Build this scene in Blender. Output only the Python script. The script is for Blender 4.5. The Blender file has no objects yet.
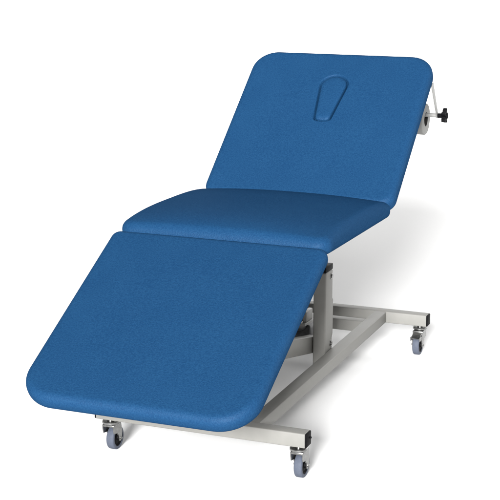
import bpy, bmesh, math
from mathutils import Vector, Matrix

S = bpy.context.scene
COL = S.collection
PI = math.pi

# ------------------------------------------------------------------ materials
def nt(name):
    m = bpy.data.materials.new(name); m.use_nodes = True
    n = m.node_tree.nodes; l = m.node_tree.links
    return m, n, l, n['Principled BSDF']

def noise(n, scale, detail=3.0, rough=0.55):
    t = n.new('ShaderNodeTexNoise')
    t.inputs['Scale'].default_value = scale
    t.inputs['Detail'].default_value = detail
    t.inputs['Roughness'].default_value = rough
    return t

def objcoord(n):
    return n.new('ShaderNodeTexCoord').outputs['Object']

def ramp(n, a, b, p0=0.3, p1=0.7):
    r = n.new('ShaderNodeValToRGB')
    r.color_ramp.elements[0].position = p0; r.color_ramp.elements[0].color = (*a, 1)
    r.color_ramp.elements[1].position = p1; r.color_ramp.elements[1].color = (*b, 1)
    return r

def vinyl():
    """blue grained upholstery vinyl"""
    m, n, l, p = nt('blue_vinyl')
    co = objcoord(n)
    big = noise(n, 9, 4); l.new(co, big.inputs['Vector'])
    mid = noise(n, 230, 4, .65); l.new(co, mid.inputs['Vector'])
    add = n.new('ShaderNodeMath'); add.operation = 'MULTIPLY_ADD'
    l.new(mid.outputs['Fac'], add.inputs[0]); add.inputs[1].default_value = .86
    sc = n.new('ShaderNodeMath'); sc.operation = 'MULTIPLY'; sc.inputs[1].default_value = .14
    l.new(big.outputs['Fac'], sc.inputs[0]); l.new(sc.outputs[0], add.inputs[2])
    r = ramp(n, VIN_A, VIN_B, .38, .62)
    l.new(add.outputs[0], r.inputs['Fac']); l.new(r.outputs['Color'], p.inputs['Base Color'])
    vo = n.new('ShaderNodeTexVoronoi'); vo.inputs['Scale'].default_value = 330
    warp = noise(n, 60, 2); l.new(co, warp.inputs['Vector'])
    mx = n.new('ShaderNodeMixRGB'); mx.blend_type = 'ADD'; mx.inputs['Fac'].default_value = .02
    l.new(co, mx.inputs['Color1']); l.new(warp.outputs['Color'], mx.inputs['Color2'])
    l.new(mx.outputs['Color'], vo.inputs['Vector'])
    b1 = n.new('ShaderNodeBump'); b1.inputs['Strength'].default_value = .35; b1.inputs['Distance'].default_value = .0008
    l.new(vo.outputs['Distance'], b1.inputs['Height'])
    b2 = n.new('ShaderNodeBump'); b2.inputs['Strength'].default_value = .8; b2.inputs['Distance'].default_value = .0015
    l.new(mid.outputs['Fac'], b2.inputs['Height']); l.new(b1.outputs['Normal'], b2.inputs['Normal'])
    l.new(b2.outputs['Normal'], p.inputs['Normal'])
    p.inputs['Roughness'].default_value = .6
    p.inputs['Specular IOR Level'].default_value = 0.0
    g = n.new('ShaderNodeBsdfGlossy'); g.inputs['Roughness'].default_value = .42
    g.inputs['Color'].default_value = (.55, .75, 1, 1); l.new(b2.outputs['Normal'], g.inputs['Normal'])
    ms = n.new('ShaderNodeMixShader'); ms.inputs['Fac'].default_value = .010
    l.new(p.outputs['BSDF'], ms.inputs[1]); l.new(g.outputs['BSDF'], ms.inputs[2])
    l.new(ms.outputs['Shader'], n['Material Output'].inputs['Surface'])
    return m

def simple(name, a, b=None, rough=.45, metal=0.0, scale=60, bump=.0, spec=.5, rvar=.08):
    m, n, l, p = nt(name)
    co = objcoord(n); t = noise(n, scale, 4); l.new(co, t.inputs['Vector'])
    r = ramp(n, a, b or a); l.new(t.outputs['Fac'], r.inputs['Fac']); l.new(r.outputs['Color'], p.inputs['Base Color'])
    mr = n.new('ShaderNodeMapRange'); mr.inputs['To Min'].default_value = rough - rvar; mr.inputs['To Max'].default_value = rough + rvar
    l.new(t.outputs['Fac'], mr.inputs['Value']); l.new(mr.outputs['Result'], p.inputs['Roughness'])
    p.inputs['Metallic'].default_value = metal
    p.inputs['Specular IOR Level'].default_value = spec
    if bump:
        f = noise(n, 900, 2); l.new(co, f.inputs['Vector'])
        bp = n.new('ShaderNodeBump'); bp.inputs['Strength'].default_value = bump; bp.inputs['Distance'].default_value = .0004
        l.new(f.outputs['Fac'], bp.inputs['Height']); l.new(bp.outputs['Normal'], p.inputs['Normal'])
    return m

VIN_A = (.0066, .0350, .0945)
VIN_B = (.0110, .0500, .1210)
M = {
    'vinyl': vinyl(),
    'board': simple('black_base_board', (.012, .012, .013), (.02, .02, .022), .6),
    'steel': simple('grey_powder_coat', (.184, .182, .171), (.201, .198, .186), .5, 0, 25, .25, .2),
    'black': simple('black_plastic', (.004, .004, .0045), (.007, .007, .008), .5, 0, 90, .1, .03),
    'zinc': simple('bright_zinc', (.19, .19, .187), (.29, .29, .285), .33, 1.0, 120),
    'tyre': simple('blue_grey_rubber', (.062, .072, .098), (.078, .089, .117), .6, 0, 140, .2, .15),
    'paper': simple('white_paper', (.25, .25, .243), (.28, .28, .272), .85, 0, 40, .3, .2),
    'core': simple('dark_cardboard', (.008, .007, .006), (.013, .011, .010), .9),
    'white': simple('white_enamel', (.20, .20, .194), (.225, .225, .218), .4, 0, 30, .1, .3),
    'motor': simple('dark_grey_housing', (.03, .031, .033), (.045, .046, .048), .45, 0, 60, .2),
    'floor': simple('white_studio_floor', (.845, .845, .845), (.855, .855, .855), .85, 0, 1.5, 0, .1),
}

# ------------------------------------------------------------------ helpers
def link(name, bm, mat, parent=None, smooth=True, angle=35, loc=(0, 0, 0), mats=None):
    bmesh.ops.recalc_face_normals(bm, faces=bm.faces[:])
    me = bpy.data.meshes.new(name); bm.to_mesh(me); bm.free()
    for mm in (mats or [mat]): me.materials.append(mm)
    if smooth:
        me.polygons.foreach_set('use_smooth', [True] * len(me.polygons))
        me.set_sharp_from_angle(angle=math.radians(angle))
    o = bpy.data.objects.new(name, me); COL.objects.link(o)
    o.location = loc
    if parent: o.parent = parent
    return o

def box(bm, x0, x1, y0, y1, z0, z1, r=0.0, seg=2, mtx=None):
    t = bmesh.new()
    v = [t.verts.new((x, y, z)) for x in (x0, x1) for y in (y0, y1) for z in (z0, z1)]
    for f in ((0, 1, 3, 2), (4, 6, 7, 5), (0, 4, 5, 1), (2, 3, 7, 6), (0, 2, 6, 4), (1, 5, 7, 3)):
        t.faces.new([v[i] for i in f])
    if r: bmesh.ops.bevel(t, geom=t.edges[:], offset=r, segments=seg, affect='EDGES', profile=.5)
    merge(bm, t, mtx)

def merge(bm, t, mtx=None):
    if mtx is not None: bmesh.ops.transform(t, matrix=mtx, verts=t.verts[:])
    bmesh.ops.recalc_face_normals(t, faces=t.faces[:])
    me = bpy.data.meshes.new('tmp'); t.to_mesh(me); t.free()
    bm.from_mesh(me); bpy.data.meshes.remove(me)

def axis_mtx(a, b):
    a = Vector(a); b = Vector(b)
    return Matrix.Translation(a) @ (b - a).to_track_quat('Z', 'Y').to_matrix().to_4x4(), (b - a).length

def lathe(bm, prof, seg=48, mtx=None, closed=False):
    """prof = [(radius, z)], revolved round Z"""
    t = bmesh.new(); rings = []
    for r, z in prof:
        if r < 1e-6: rings.append([t.verts.new((0, 0, z))])
        else: rings.append([t.verts.new((r * math.cos(2 * PI * k / seg), r * math.sin(2 * PI * k / seg), z)) for k in range(seg)])
    prs = list(zip(rings, rings[1:])) + ([(rings[-1], rings[0])] if closed else [])
    for A, B in prs:
        for k in range(seg):
            j = (k + 1) % seg
            if len(A) == 1 and len(B) == 1: continue
            if len(A) == 1: t.faces.new((A[0], B[j], B[k]))
            elif len(B) == 1: t.faces.new((A[k], A[j], B[0]))
            else: t.faces.new((A[k], A[j], B[j], B[k]))
    merge(bm, t, mtx)

def rod(bm, a, b, r, ch=0.001, seg=32):
    m, L = axis_mtx(a, b)
    ch = min(ch, r * .4, L * .4)
    lathe(bm, [(0, 0), (r - ch, 0), (r, ch), (r, L - ch), (r - ch, L), (0, L)], seg, m)

def prism(bm, pts, z0, z1, r=0.0, mtx=None, seg=2):
    """outline pts (x,y) extruded z0..z1"""
    t = bmesh.new()
    A = [t.verts.new((x, y, z0)) for x, y in pts]; B = [t.verts.new((x, y, z1)) for x, y in pts]
    t.faces.new(A[::-1]); t.faces.new(B); n = len(pts)
    for k in range(n): t.faces.new((A[k], A[(k + 1) % n], B[(k + 1) % n], B[k]))
    if r:
        e = [e for e in t.edges if abs(e.verts[0].co.z - e.verts[1].co.z) < 1e-9]
        bmesh.ops.bevel(t, geom=e, offset=r, segments=seg, affect='EDGES', profile=.5)
    merge(bm, t, mtx)

YZX = Matrix(((0, 0, 1, 0), (1, 0, 0, 0), (0, 1, 0, 0), (0, 0, 0, 1)))  # (y,z,x) outline -> world

def part(name, mat, fn, parent=None, **k):
    bm = bmesh.new(); fn(bm)
    return link(name, bm, M[mat] if isinstance(mat, str) else mat, parent, **k)

# ------------------------------------------------------------------ the couch
couch = bpy.data.objects.new('treatment_couch', None); COL.objects.link(couch)
couch.location = (0, 0, 0)
couch['label'] = 'blue three section treatment couch on grey wheeled steel frame'
couch['category'] = 'treatment couch'

def rrect(hw, hl, radii, n_arc=14, n_st=40):
    """rounded rectangle, radii: (-x-y), (+x-y), (+x+y), (-x+y); counter-clockwise"""
    out = []
    cs = [(-1, -1, PI), (1, -1, 1.5 * PI), (1, 1, 0), (-1, 1, .5 * PI)]
    pts = []
    for (sx, sy, a0), r in zip(cs, radii):
        cx, cy = sx * (hw - r), sy * (hl - r)
        pts.append([(cx + r * math.cos(a0 + .5 * PI * k / n_arc), cy + r * math.sin(a0 + .5 * PI * k / n_arc)) for k in range(n_arc + 1)])
    for i in range(4):
        out += pts[i]
        a = pts[i][-1]; b = pts[(i + 1) % 4][0]
        for k in range(1, n_st): out.append((a[0] + (b[0] - a[0]) * k / n_st, a[1] + (b[1] - a[1]) * k / n_st))
    return out

def smooth(t):
    t = max(0, min(1, t)); return t * t * (3 - 2 * t)

def tear(hb, ht, v0, v1, n=24, grow=0.0):
    """teardrop outline: round top of radius ht, narrower squarish foot of half width hb"""
    ht += grow; hb += grow; v0 -= grow; v1 += grow
    cy = v1 - ht; pts = []
    rb = .016
    d = cy - v0
    tilt = math.atan2(ht - hb, d)
    for k in range(n + 1):
        a = -tilt + (PI + 2 * tilt) * k / n
        pts.append((ht * math.cos(a), cy + ht * math.sin(a)))
    for k in range(7):
        a = PI + tilt + (PI / 2 - tilt) * k / 6
        pts.append((-hb + rb + rb * math.cos(a), v0 + rb + rb * math.sin(a)))
    for k in range(7):
        a = 1.5 * PI + (PI / 2 - tilt) * k / 6
        pts.append((hb - rb + rb * math.cos(a), v0 + rb + rb * math.sin(a)))
    return [(x + .004, y) for x, y in pts]

def sdf_poly(p, poly):
    d = 1e9; s = 1; n = len(poly); x, y = p
    for i in range(n):
        ax, ay = poly[i]; bx, by = poly[i - 1]
        ex, ey = bx - ax, by - ay; wx, wy = x - ax, y - ay
        t = max(0, min(1, (wx * ex + wy * ey) / (ex * ex + ey * ey + 1e-12)))
        dx, dy = wx - ex * t, wy - ey * t; d = min(d, dx * dx + dy * dy)
        if (ay > y) != (by > y) and x < ex * (y - ay) / ey + ax: s = -s
    return s * math.sqrt(d)

def cushion(name, L, T, radii, edge_r, crown, place, W=0.68, plug=None, arch=0.0, fine=False, low_r=None, y_exp=2.4):
    hw, hl = W / 2, L / 2
    def loop(ins):
        s = []
        rr = [max(r - ins, .004) for r in radii]
        iy = ins if ins < edge_r else edge_r + (ins - edge_r) * (hl - edge_r) / (hw - edge_r)   # both sides close on the centre
        lp = rrect(max(hw - ins, .003), max(hl - iy, .003), [min(r, max(hw - ins, .003) * .98, max(hl - iy, .003) * .98) for r in rr], 14, 110 if fine else 30)
        return lp
    prof = []
    n = 10
    rb = low_r or min(edge_r * .8, T * .45)
    for k in range(n + 1):                      # lower round
        a = -PI / 2 + PI / 2 * k / n
        prof.append((rb - rb * math.cos(a), -T / 2 + rb + rb * math.sin(a)))
    rt = edge_r; rv = T - rb - .001
    rv = min(rv, edge_r * .95)
    for k in range(n + 1):                      # upper shoulder
        a = PI / 2 * k / n
        prof.append((rt - rt * math.cos(a), T / 2 - rv + rv * math.sin(a)))
    inmax = hw - .004
    m = 130 if fine else 26
    for k in range(1, m + 1): prof.append((rt + (inmax - rt) * k / m, T / 2))
    bm = bmesh.new(); rings = []
    th = tear(*plug, grow=.0015) if plug else None
    for i, (ins, z) in enumerate(prof):
        lp = loop(ins); ring = []
        top = i > n
        for (x, y) in lp:
            zz = z
            if top:
                f = (1 - min(1, abs(x) / hw) ** 2.4) * (1 - min(1, abs(y) / hl) ** y_exp)
                zz += crown * f
                zz += arch * max(0, 1 - abs(y / hl) ** 3.0) * (z / (T / 2) * .5 + .5)
                if th and ins > rt * .9 and abs(x) < .1:
                    d = sdf_poly((x, y), th)
                    zz -= .016 * smooth((.0045 - d) / .0075)
            ring.append(bm.verts.new((x, y, zz)))
        rings.append(ring)
    N = len(rings[0])
    for A, B in zip(rings, rings[1:]):
        for k in range(N):
            bm.faces.new((A[k], A[(k + 1) % N], B[(k + 1) % N], B[k]))
    bm.faces.new(rings[0][::-1])
    zc = T / 2 + crown + arch
    if th: zc -= .016 * smooth((.0045 - sdf_poly((0, 0), th)) / .0075)
    cv = bm.verts.new((0, 0, zc)); A = rings[-1]
    for k in range(N): bm.faces.new((A[k], A[(k + 1) % N], cv))
    o = link(name, bm, M['vinyl'], couch, angle=60)
    o.matrix_local = place
    # upholstery board under the foam
    bb = bmesh.new()
    lp = rrect(hw - .05, hl - .04, [max(r - .04, .01) for r in radii], 8, 2)
    prism(bb, lp, -T / 2 - .010, -T / 2 + .001, .002)
    link('base_board', bb, M['board'], o)
    return o

W = 0.68
def slope(P, Q, dn=0.0):
    """frame whose Y runs from P to Q (y,z), origin at the middle, moved dn along the normal"""
    P = Vector((0, *P)); Q = Vector((0, *Q)); u = (Q - P).normalized(); nn = Vector((1, 0, 0)).cross(u)
    c = (P + Q) / 2 + nn * dn
    m = Matrix((( 1, u.x, nn.x, c.x), (0, u.y, nn.y, c.y), (0, u.z, nn.z, c.z), (0, 0, 0, 1)))
    return m, (Q - P).length

# leg section: foot end -> seat
LEG_F = (-.4495, .3095); LEG_H = (.164, .637)
mL, lenL = slope(LEG_F, LEG_H, -.004)
mL = Matrix.Translation((.004, 0, 0)) @ mL
leg = cushion('leg_cushion', lenL, .056, (.108, .108, .03, .03), .024, .006, mL, low_r=.028)
# seat section
SEAT = ((.170, .643), (.834, .633))
mS, lenS = slope(*SEAT)
seat = cushion('seat_cushion', lenS, .046, (.045, .045, .04, .04), .026, .017, mS, arch=.0235, W=.668, low_r=.023, y_exp=9)
# back section
BK_0 = (.828, .636); BK_T = (1.3575, 1.0745)
mB, lenB = slope(BK_0, BK_T, -.004)
mB = Matrix.Translation((-.004, 0, 0)) @ mB
PLUG = (.029, .048, .347 - lenB / 2, .563 - lenB / 2)
back = cushion('back_cushion', lenB, .056, (.048, .048, .088, .088),   .024, .006, mB, W=.675, plug=PLUG, fine=True)

def plug_mesh(bm):
    pts = tear(*PLUG, grow=-.002)
    cx = .004; cy = (PLUG[2] + PLUG[3]) / 2 + .01
    rings = []
    T2 = .028
    prof = [(0, -.015), (0, -.004), (.0008, -.0020), (.0022, 0.0002), (.005, .0022), (.010, .0040), (.017, .0052), (.028, .0058)]
    def inset(d):
        return tear(PLUG[0], PLUG[1], PLUG[2], PLUG[3], grow=-.0005 - d) if d < .008 else None
    for d, z in prof:
        rg = []
        base = pts
        for (x, y) in base:
            vx, vy = x - cx, y - cy; L = math.hypot(vx, vy); k = max(0, 1 - d / L)
            X, Y = cx + vx * k, cy + vy * k
            f = (1 - (abs(X) / (W / 2)) ** 2.4) * (1 - (abs(Y) / (lenB / 2)) ** 2.4)
            rg.append(bm.verts.new((X, Y, T2 + .006 * f + z - .001)))
        rings.append(rg)
    N = len(pts)
    for A, B in zip(rings, rings[1:]):
        for k in range(N): bm.faces.new((A[k], A[(k + 1) % N], B[(k + 1) % N], B[k]))
    bm.faces.new(rings[0][::-1]); bm.faces.new(rings[-1])
part('face_hole_plug', 'vinyl', plug_mesh, back, angle=70)

# ---------------------------------------------------------------- base frame
ZB, ZT, B = .105, .148, .044
HL = .331; YR = 1.320; XB0, XB1 = .135, .179

def crossbar(name, y0, with_nub):
    o = part(name, 'steel', lambda bm: box(bm, -HL, HL, y0, y0 + B, ZB, ZT, .0035, 3), couch)
    for s in (-1, 1):
        def cap(bm):
            x0, x1 = sorted((s * (HL - .002), s * (HL + .0045)))
            box(bm, x0, x1, y0 + .0008, y0 + B - .0008, ZB + .0008, ZT - .0008, .003, 2)
            if with_nub: rod(bm, (s * (HL + .004), y0 + B * .72, ZB + .024), (s * (HL + .009), y0 + B * .72, ZB + .024), .003, .001, 12)
        part('end_cap', 'black', cap, o)
    return o
front = crossbar('front_crossbar', 0.0, True)
rear = crossbar('rear_crossbar', YR, False)
for s in (-1, 1):
    x0, x1 = sorted((s * XB0, s * XB1))
    part('side_beam', 'steel', lambda bm: box(bm, x0, x1, B - .002, YR + .002, ZB + .0006, ZT - .0006, .0035, 3), couch)
part('spacer_bar', 'steel', lambda bm: box(bm, -XB0 - .002, XB0 + .002, 1.165, 1.207, ZB + .0012, ZT - .0012, .0035, 3), couch)

# lifting posts
PX0, PX1, PY0, PY1 = .0885, .1335, .755, .828
for s in (-1, 1):
    x0, x1 = sorted((s * PX0, s * PX1))
    post = part('lift_post', 'steel', lambda bm: box(bm, x0, x1, PY0, PY1, .085, .420, .006, 3), couch)
    part('post_cap', 'black', lambda bm: box(bm, x0 + .001, x1 - .001, PY0 + .001, PY1 + .001, .419, .439, .002, 2), post)
    for yy, zz in ((PY1 - .018, .398), (PY1 - .018, .166)):
        def bolt(bm):
            xs = s * PX1
            rod(bm, (xs - s * .001, yy, zz), (xs + s * .002, yy, zz), .011, .0008, 28)
            rod(bm, (xs + s * .002, yy, zz), (xs + s * .005, yy, zz), .0075, .0015, 24)
        part('bolt', 'zinc', bolt, post)
    # slim plate behind the post that carries the pivots
    def plate(bm):
        prism(bm, [(PY1 + .001, .10), (PY1 + .012, .105), (PY1 + .016, .175), (PY1 + .026, .19), (PY1 + .028, .305), (PY1 + .012, .32), (PY1 + .001, .32)],
              min(s * .096, s * .126), max(s * .096, s * .126), .001, YZX)
    part('pivot_plate', 'steel', plate, couch)
    # foot bracket holding the post to the beam
    def foot(bm):
        box(bm, min(s * .1334, s * .1352), max(s * .1334, s * .1352), PY0 + .006, PY1 - .004, .088, .135, .0008, 1)
    part('foot_bracket', 'steel', foot, couch)
    # link between post and seat rail
    part('seat_link', 'steel', lambda bm: box(bm, min(s * .076, s * .098), max(s * .076, s * .098), .765, .82, .435, .585, .004, 2), couch)
    # seat rails
    part('seat_rail', 'steel', lambda bm: box(bm, min(s * .10, s * .14), max(s * .10, s * .14), .21, .81, .565, .609, .004, 2), couch)
    # lifting arms rising from the post foot towards the foot end
    def arm(bm):
        a = math.atan2(.132, .62)
        mt = Matrix.Translation((0, .80, .158)) @ Matrix.Rotation(-a, 4, 'X')
        box(bm, min(s * .050, s * .086), max(s * .050, s * .086), -.62, .02, -.029, .029, .005, 2, mt)
    part('lift_arm', 'steel', arm, couch)
    # rails under the tilting sections
    def legrail(bm):
        box(bm, min(s * .14, s * .17), max(s * .14, s * .17), -lenL / 2 + .12, lenL / 2 - .02, -.067, -.041, .003, 2, mL)
    part('leg_rail', 'steel', legrail, couch)
    def backrail(bm):
        box(bm, min(s * .14, s * .17), max(s * .14, s * .17), -lenB / 2 + .02, lenB / 2 - .10, -.067, -.041, .003, 2, mB)
    part('back_rail', 'steel', backrail, couch)

part('seat_cross_tube', 'steel', lambda bm: box(bm, -.101, .101, .24, .28, .568, .604, .004, 2), couch)
part('link_cross_tube', 'steel', lambda bm: box(bm, -.078, .078, .772, .81, .50, .54, .004, 2), couch)
part('pivot_tube', 'zinc', lambda bm: rod(bm, (-.087, .80, .158), (.087, .80, .158), .014), couch)
part('arm_cross_tube', 'steel', lambda bm: rod(bm, (-.051, .21, .284), (.051, .21, .284), .018), couch)
# knee link holding arms to seat rails
for s in (-1, 1):
    def knee(bm):
        prism(bm, [(.19, .27), (.23, .265), (.275, .57), (.235, .57)], min(s * .088, s * .099), max(s * .088, s * .099), .001, YZX)
    part('knee_link', 'steel', knee, couch)
# electric actuator between the arms
act = part('actuator', 'motor', lambda bm: (box(bm, -.04, .04, .87, 1.04, .10, .20, .014, 4), rod(bm, (0, .88, .20), (0, .60, .315), .026, .004)), couch)
part('actuator_rod', 'zinc', lambda bm: rod(bm, (0, .62, .307), (0, .28, .447), .012), act)
part('fork_head', 'white', lambda bm: (
    prism(bm, [(-.045 , .80), (.045, .80), (.05, .87), (.03, .90), (-.03, .90), (-.05, .87)], .216, .226, .002),
    box(bm, -.045, -.03, .815, .88, .226, .255, .003), box(bm, .03, .045, .815, .88, .226, .262, .003)), act)
# gas strut behind the backrest
strut = part('gas_strut', 'black', lambda bm: rod(bm, (-.05, .60, .53), (-.05, .85, .60), .012), couch)
part('strut_rod', 'zinc', lambda bm: rod(bm, (-.05, .84, .597), (-.05, 1.12, .80), .005), strut)
part('back_cross_tube', 'steel', lambda bm: box(bm, -.139, .139, -.02, .02, -.067, -.045, .003, 2, mB @ Matrix.Translation((0, .06, 0))), couch)

# ---------------------------------------------------------------- castors
def make_castor():
    """75 mm castor, stem at the origin's x,y; wheel trails in +Y; z = 0 on the floor"""
    R, HWD, TR = .0365, .0125, .026
    top = ZB
    fork = bmesh.new()
    # top plate and swivel race
    lathe(fork, [(0, top + .0), (.010, top + .0), (.010, top - .006), (.0235, top - .006), (.0255, top - .008), (.0255, top - .013), (.022, top - .016), (.0, top - .016)], 32)
    # yoke bridge
    br = [(-.018, top - .016), (.022 + TR * .3, top - .018), (.024 + TR * .4, top - .024), (TR + .012, R + .026), (-.016, top - .030), (-.022, top - .022)]
    box(fork, -.0195, .0195, -.019, .034, top - .0235, top - .0155, .003, 2)
    for s in (-1, 1):
        pts = [(-.019, top - .018), (.031, top - .018), (TR + .012, R + .020), (TR + .008, R - .004), (TR + .003, R - .009), (TR - .005, R - .009), (TR - .009, R - .002), (TR - .010, R + .010), (TR - .018, R + .022), (-.014, R + .024), (-.019, top - .028)]
        x0, x1 = sorted((s * .0160, s * .0190))
        prism(fork, pts, x0, x1, .0008, YZX, 1)
    f = link('castor', fork, M['zinc'], couch)
    tyre = bmesh.new()
    prof = []
    ri = R * .72
    for k in range(13):
        a = -PI / 2 + PI * k / 12
        prof.append((R - .0055 + .0055 * math.cos(a), (HWD - .0045) * (1 if a > 0 else -1) + .0045 * math.sin(a) if abs(a) > 1e-6 else 0))
    prof = [(ri, -HWD + .0005)] + prof + [(ri, HWD - .0005)]
    mt = Matrix.Translation((0, TR, R)) @ Matrix.Rotation(PI / 2, 4, 'Y')
    lathe(tyre, prof, 56, mt, closed=True)
    link('tyre', tyre, M['tyre'], f, angle=50)
    hub = bmesh.new()
    lathe(hub, [(0, -HWD - .002), (.008, -HWD - .002), (.009, -HWD + .002), (.021, -HWD + .004), (.0235, -HWD + .001), (ri + .0005, -HWD + .0012), (ri + .0005, HWD - .0012), (.0235, HWD - .001), (.021, HWD - .004), (.009, HWD - .002), (.008, HWD + .002), (0, HWD + .002)], 40, mt)
    link('wheel_hub', hub, M['black'], f)
    ax = bmesh.new()
    rod(ax, (-.0235, TR, R), (.0235, TR, R), .0045, .001, 6)
    link('axle', ax, M['zinc'], f)
    return f

def copy_part(o, parent):
    c = o.copy(); COL.objects.link(c); c.parent = parent
    return c

ca = make_castor()
spots = [(.305, .022, 0, False), (-.292, .022, 0, False), (.303, 1.342, 0, True), (-.303, 1.342, 0, True)]
for i, (x, y, rz, brake) in enumerate(spots):
    if i == 0: c = ca
    else:
        c = copy_part(ca, couch)
        for ch in list(ca.children):
            if ch.name.startswith(('tyre', 'wheel_hub', 'axle')): copy_part(ch, c)
    c.location = (x, y, 0); 
    if brake: c.rotation_euler = (0, 0, PI)
    if brake:
        # pressed metal brake pedal sticking out towards the foot end
        def pedal(bm):
            mt = Matrix.Translation((0, -.020, .066))
            mt = Matrix.Rotation(PI, 4, 'Z')
            # local +Y points to the head end after the turn, so the pedal sits on the wheel side
            prism(bm, [(.020, .082), (.046, .076), (.060, .066), (.062, .069), (.047, .080), (.022, .087)], -.016, .016, .0008, YZX, 1)
            box(bm, -.019, -.0145, .044, .066, .060, .074, .001, 1)
            box(bm, .0145, .019, .044, .066, .060, .074, .001, 1)
        part('brake_pedal', 'zinc', pedal, c)

# ---------------------------------------------------------------- roll holder
RY, RZ, RX1, RXK = 1.390, .874, .290, .333
holder = part('roll_holder', 'white', lambda bm: (
    rod(bm, (-.255, RY, RZ), (RXK + .008, RY, RZ), .0075, .001),
    prism(bm, [(RY - .097, .990), (RY - .076, 1.000), (RY + .0105, RZ - .004), (RY + .005, RZ - .011), (RY - .007, RZ - .009)], RXK - .004, RXK, .0008, YZX, 1),
    prism(bm, [(RY - .097, .990), (RY - .076, 1.000), (RY + .0105, RZ - .004), (RY + .005, RZ - .011), (RY - .007, RZ - .009)], -.256, -.252, .0008, YZX, 1),
    rod(bm, (-.254, RY - .087, .992), (RXK - .001, RY - .087, .992), .006, .001)), couch)

def knob(bm):
    lathe(bm, [(0, 0), (.0075, 0), (.0085, .002), (.0085, .016), (.011, .018), (0, .018)], 28, Matrix.Translation((RXK, RY, RZ)) @ Matrix.Rotation(PI / 2, 4, 'Y'))
    pts = []
    for k in range(90):
        a = 2 * PI * k / 90
        r = .0205 + .0075 * math.cos(5 * (a - .15))
        pts.append((r * math.cos(a), r * math.sin(a)))
    prism(bm, pts, RXK + .017, RXK + .032, .003, Matrix.Translation((0, RY, RZ)) @ YZX, 3)
    lathe(bm, [(0, .031), (.011, .031), (.010, .035), (.006, .037), (0, .0375)], 24, Matrix.Translation((RXK, RY, RZ)) @ Matrix.Rotation(PI / 2, 4, 'Y'))
part('knob', 'black', knob, holder, angle=50)

roll = bpy.data.objects.new('paper_roll', None); COL.objects.link(roll)
RC = (.04, RY, RZ - .0158); roll.location = RC
roll['label'] = 'white couch paper roll hanging on the holder behind the blue backrest'
roll['category'] = 'paper roll'
mR = Matrix.Rotation(PI / 2, 4, 'Y')
h = RX1 - RC[0]
part('paper', 'paper', lambda bm: lathe(bm, [(.0255, -h), (.0545, -h), (.056, -h + .0015), (.056, h - .0015), (.0545, h), (.0255, h)], 72, mR, closed=True), roll)
part('cardboard_core', 'core', lambda bm: lathe(bm, [(.0235, -h + .0005), (.0256, -h + .0005), (.0256, h - .0005), (.0235, h - .0005)], 48, mR, closed=True), roll)

# ------------------------------------------------------------------ setting: white studio sweep
def sweep(bm):
    prof = [(-16, 0), (5.2, 0)]
    R = 2.5
    for k in range(1, 25):
        a = PI / 2 * k / 24
        prof.append((5.2 + R * math.sin(a), R - R * math.cos(a)))
    prof.append((7.7, 7))
    prev = None
    for y, z in prof:
        cur = [bm.verts.new((x, y, z)) for x in (-30, 30)]
        if prev: bm.faces.new((prev[0], prev[1], cur[1], cur[0]))
        prev = cur
fl = part('floor', 'floor', sweep, None, angle=60)
fl['kind'] = 'structure'

# ------------------------------------------------------------------ light
AMB = .20
w = bpy.data.worlds.new('World'); S.world = w; w.use_nodes = True
bg = w.node_tree.nodes['Background']; bg.inputs['Color'].default_value = (1, 1, 1, 1); bg.inputs['Strength'].default_value = AMB

def softbox(name, strength, azim, elev, dist, size):
    ld = bpy.data.lights.new(name, 'AREA'); ld.shape = 'DISK'; ld.size = size
    ld.energy = strength * PI * PI * dist * dist; ld.color = (1, .996, .988)
    lo = bpy.data.objects.new(name, ld); COL.objects.link(lo)
    az, el = math.radians(azim), math.radians(elev)
    tgt = Vector((0, .7, .5))
    lo.location = tgt + dist * Vector((math.sin(az) * math.cos(el), -math.cos(az) * math.cos(el), math.sin(el)))
    lo.rotation_euler = (tgt - lo.location).to_track_quat('-Z', 'Y').to_euler()
softbox('key_softbox', 2.85, 10.5, 18.3, 45, 9.5)
softbox('fill_softbox', .27, 26, 32, 45, 12)

# ------------------------------------------------------------------ camera
cd = bpy.data.cameras.new('camera'); cam = bpy.data.objects.new('camera', cd); COL.objects.link(cam)
cam.location = (1.57522, -3.53355, 1.55053)
cam.rotation_euler = (1.34210, -.00125, .380167)
cd.sensor_width = 36; cd.lens = 1412.53 / 500 * 36
cd.clip_start = .05; cd.clip_end = 200
S.camera = cam
S.view_settings.view_transform = 'Standard'; S.view_settings.look = 'None'
S.view_settings.exposure = 0; S.view_settings.gamma = 1
S.render.resolution_x = S.render.resolution_y = 1024
S.cycles.max_bounces = 8
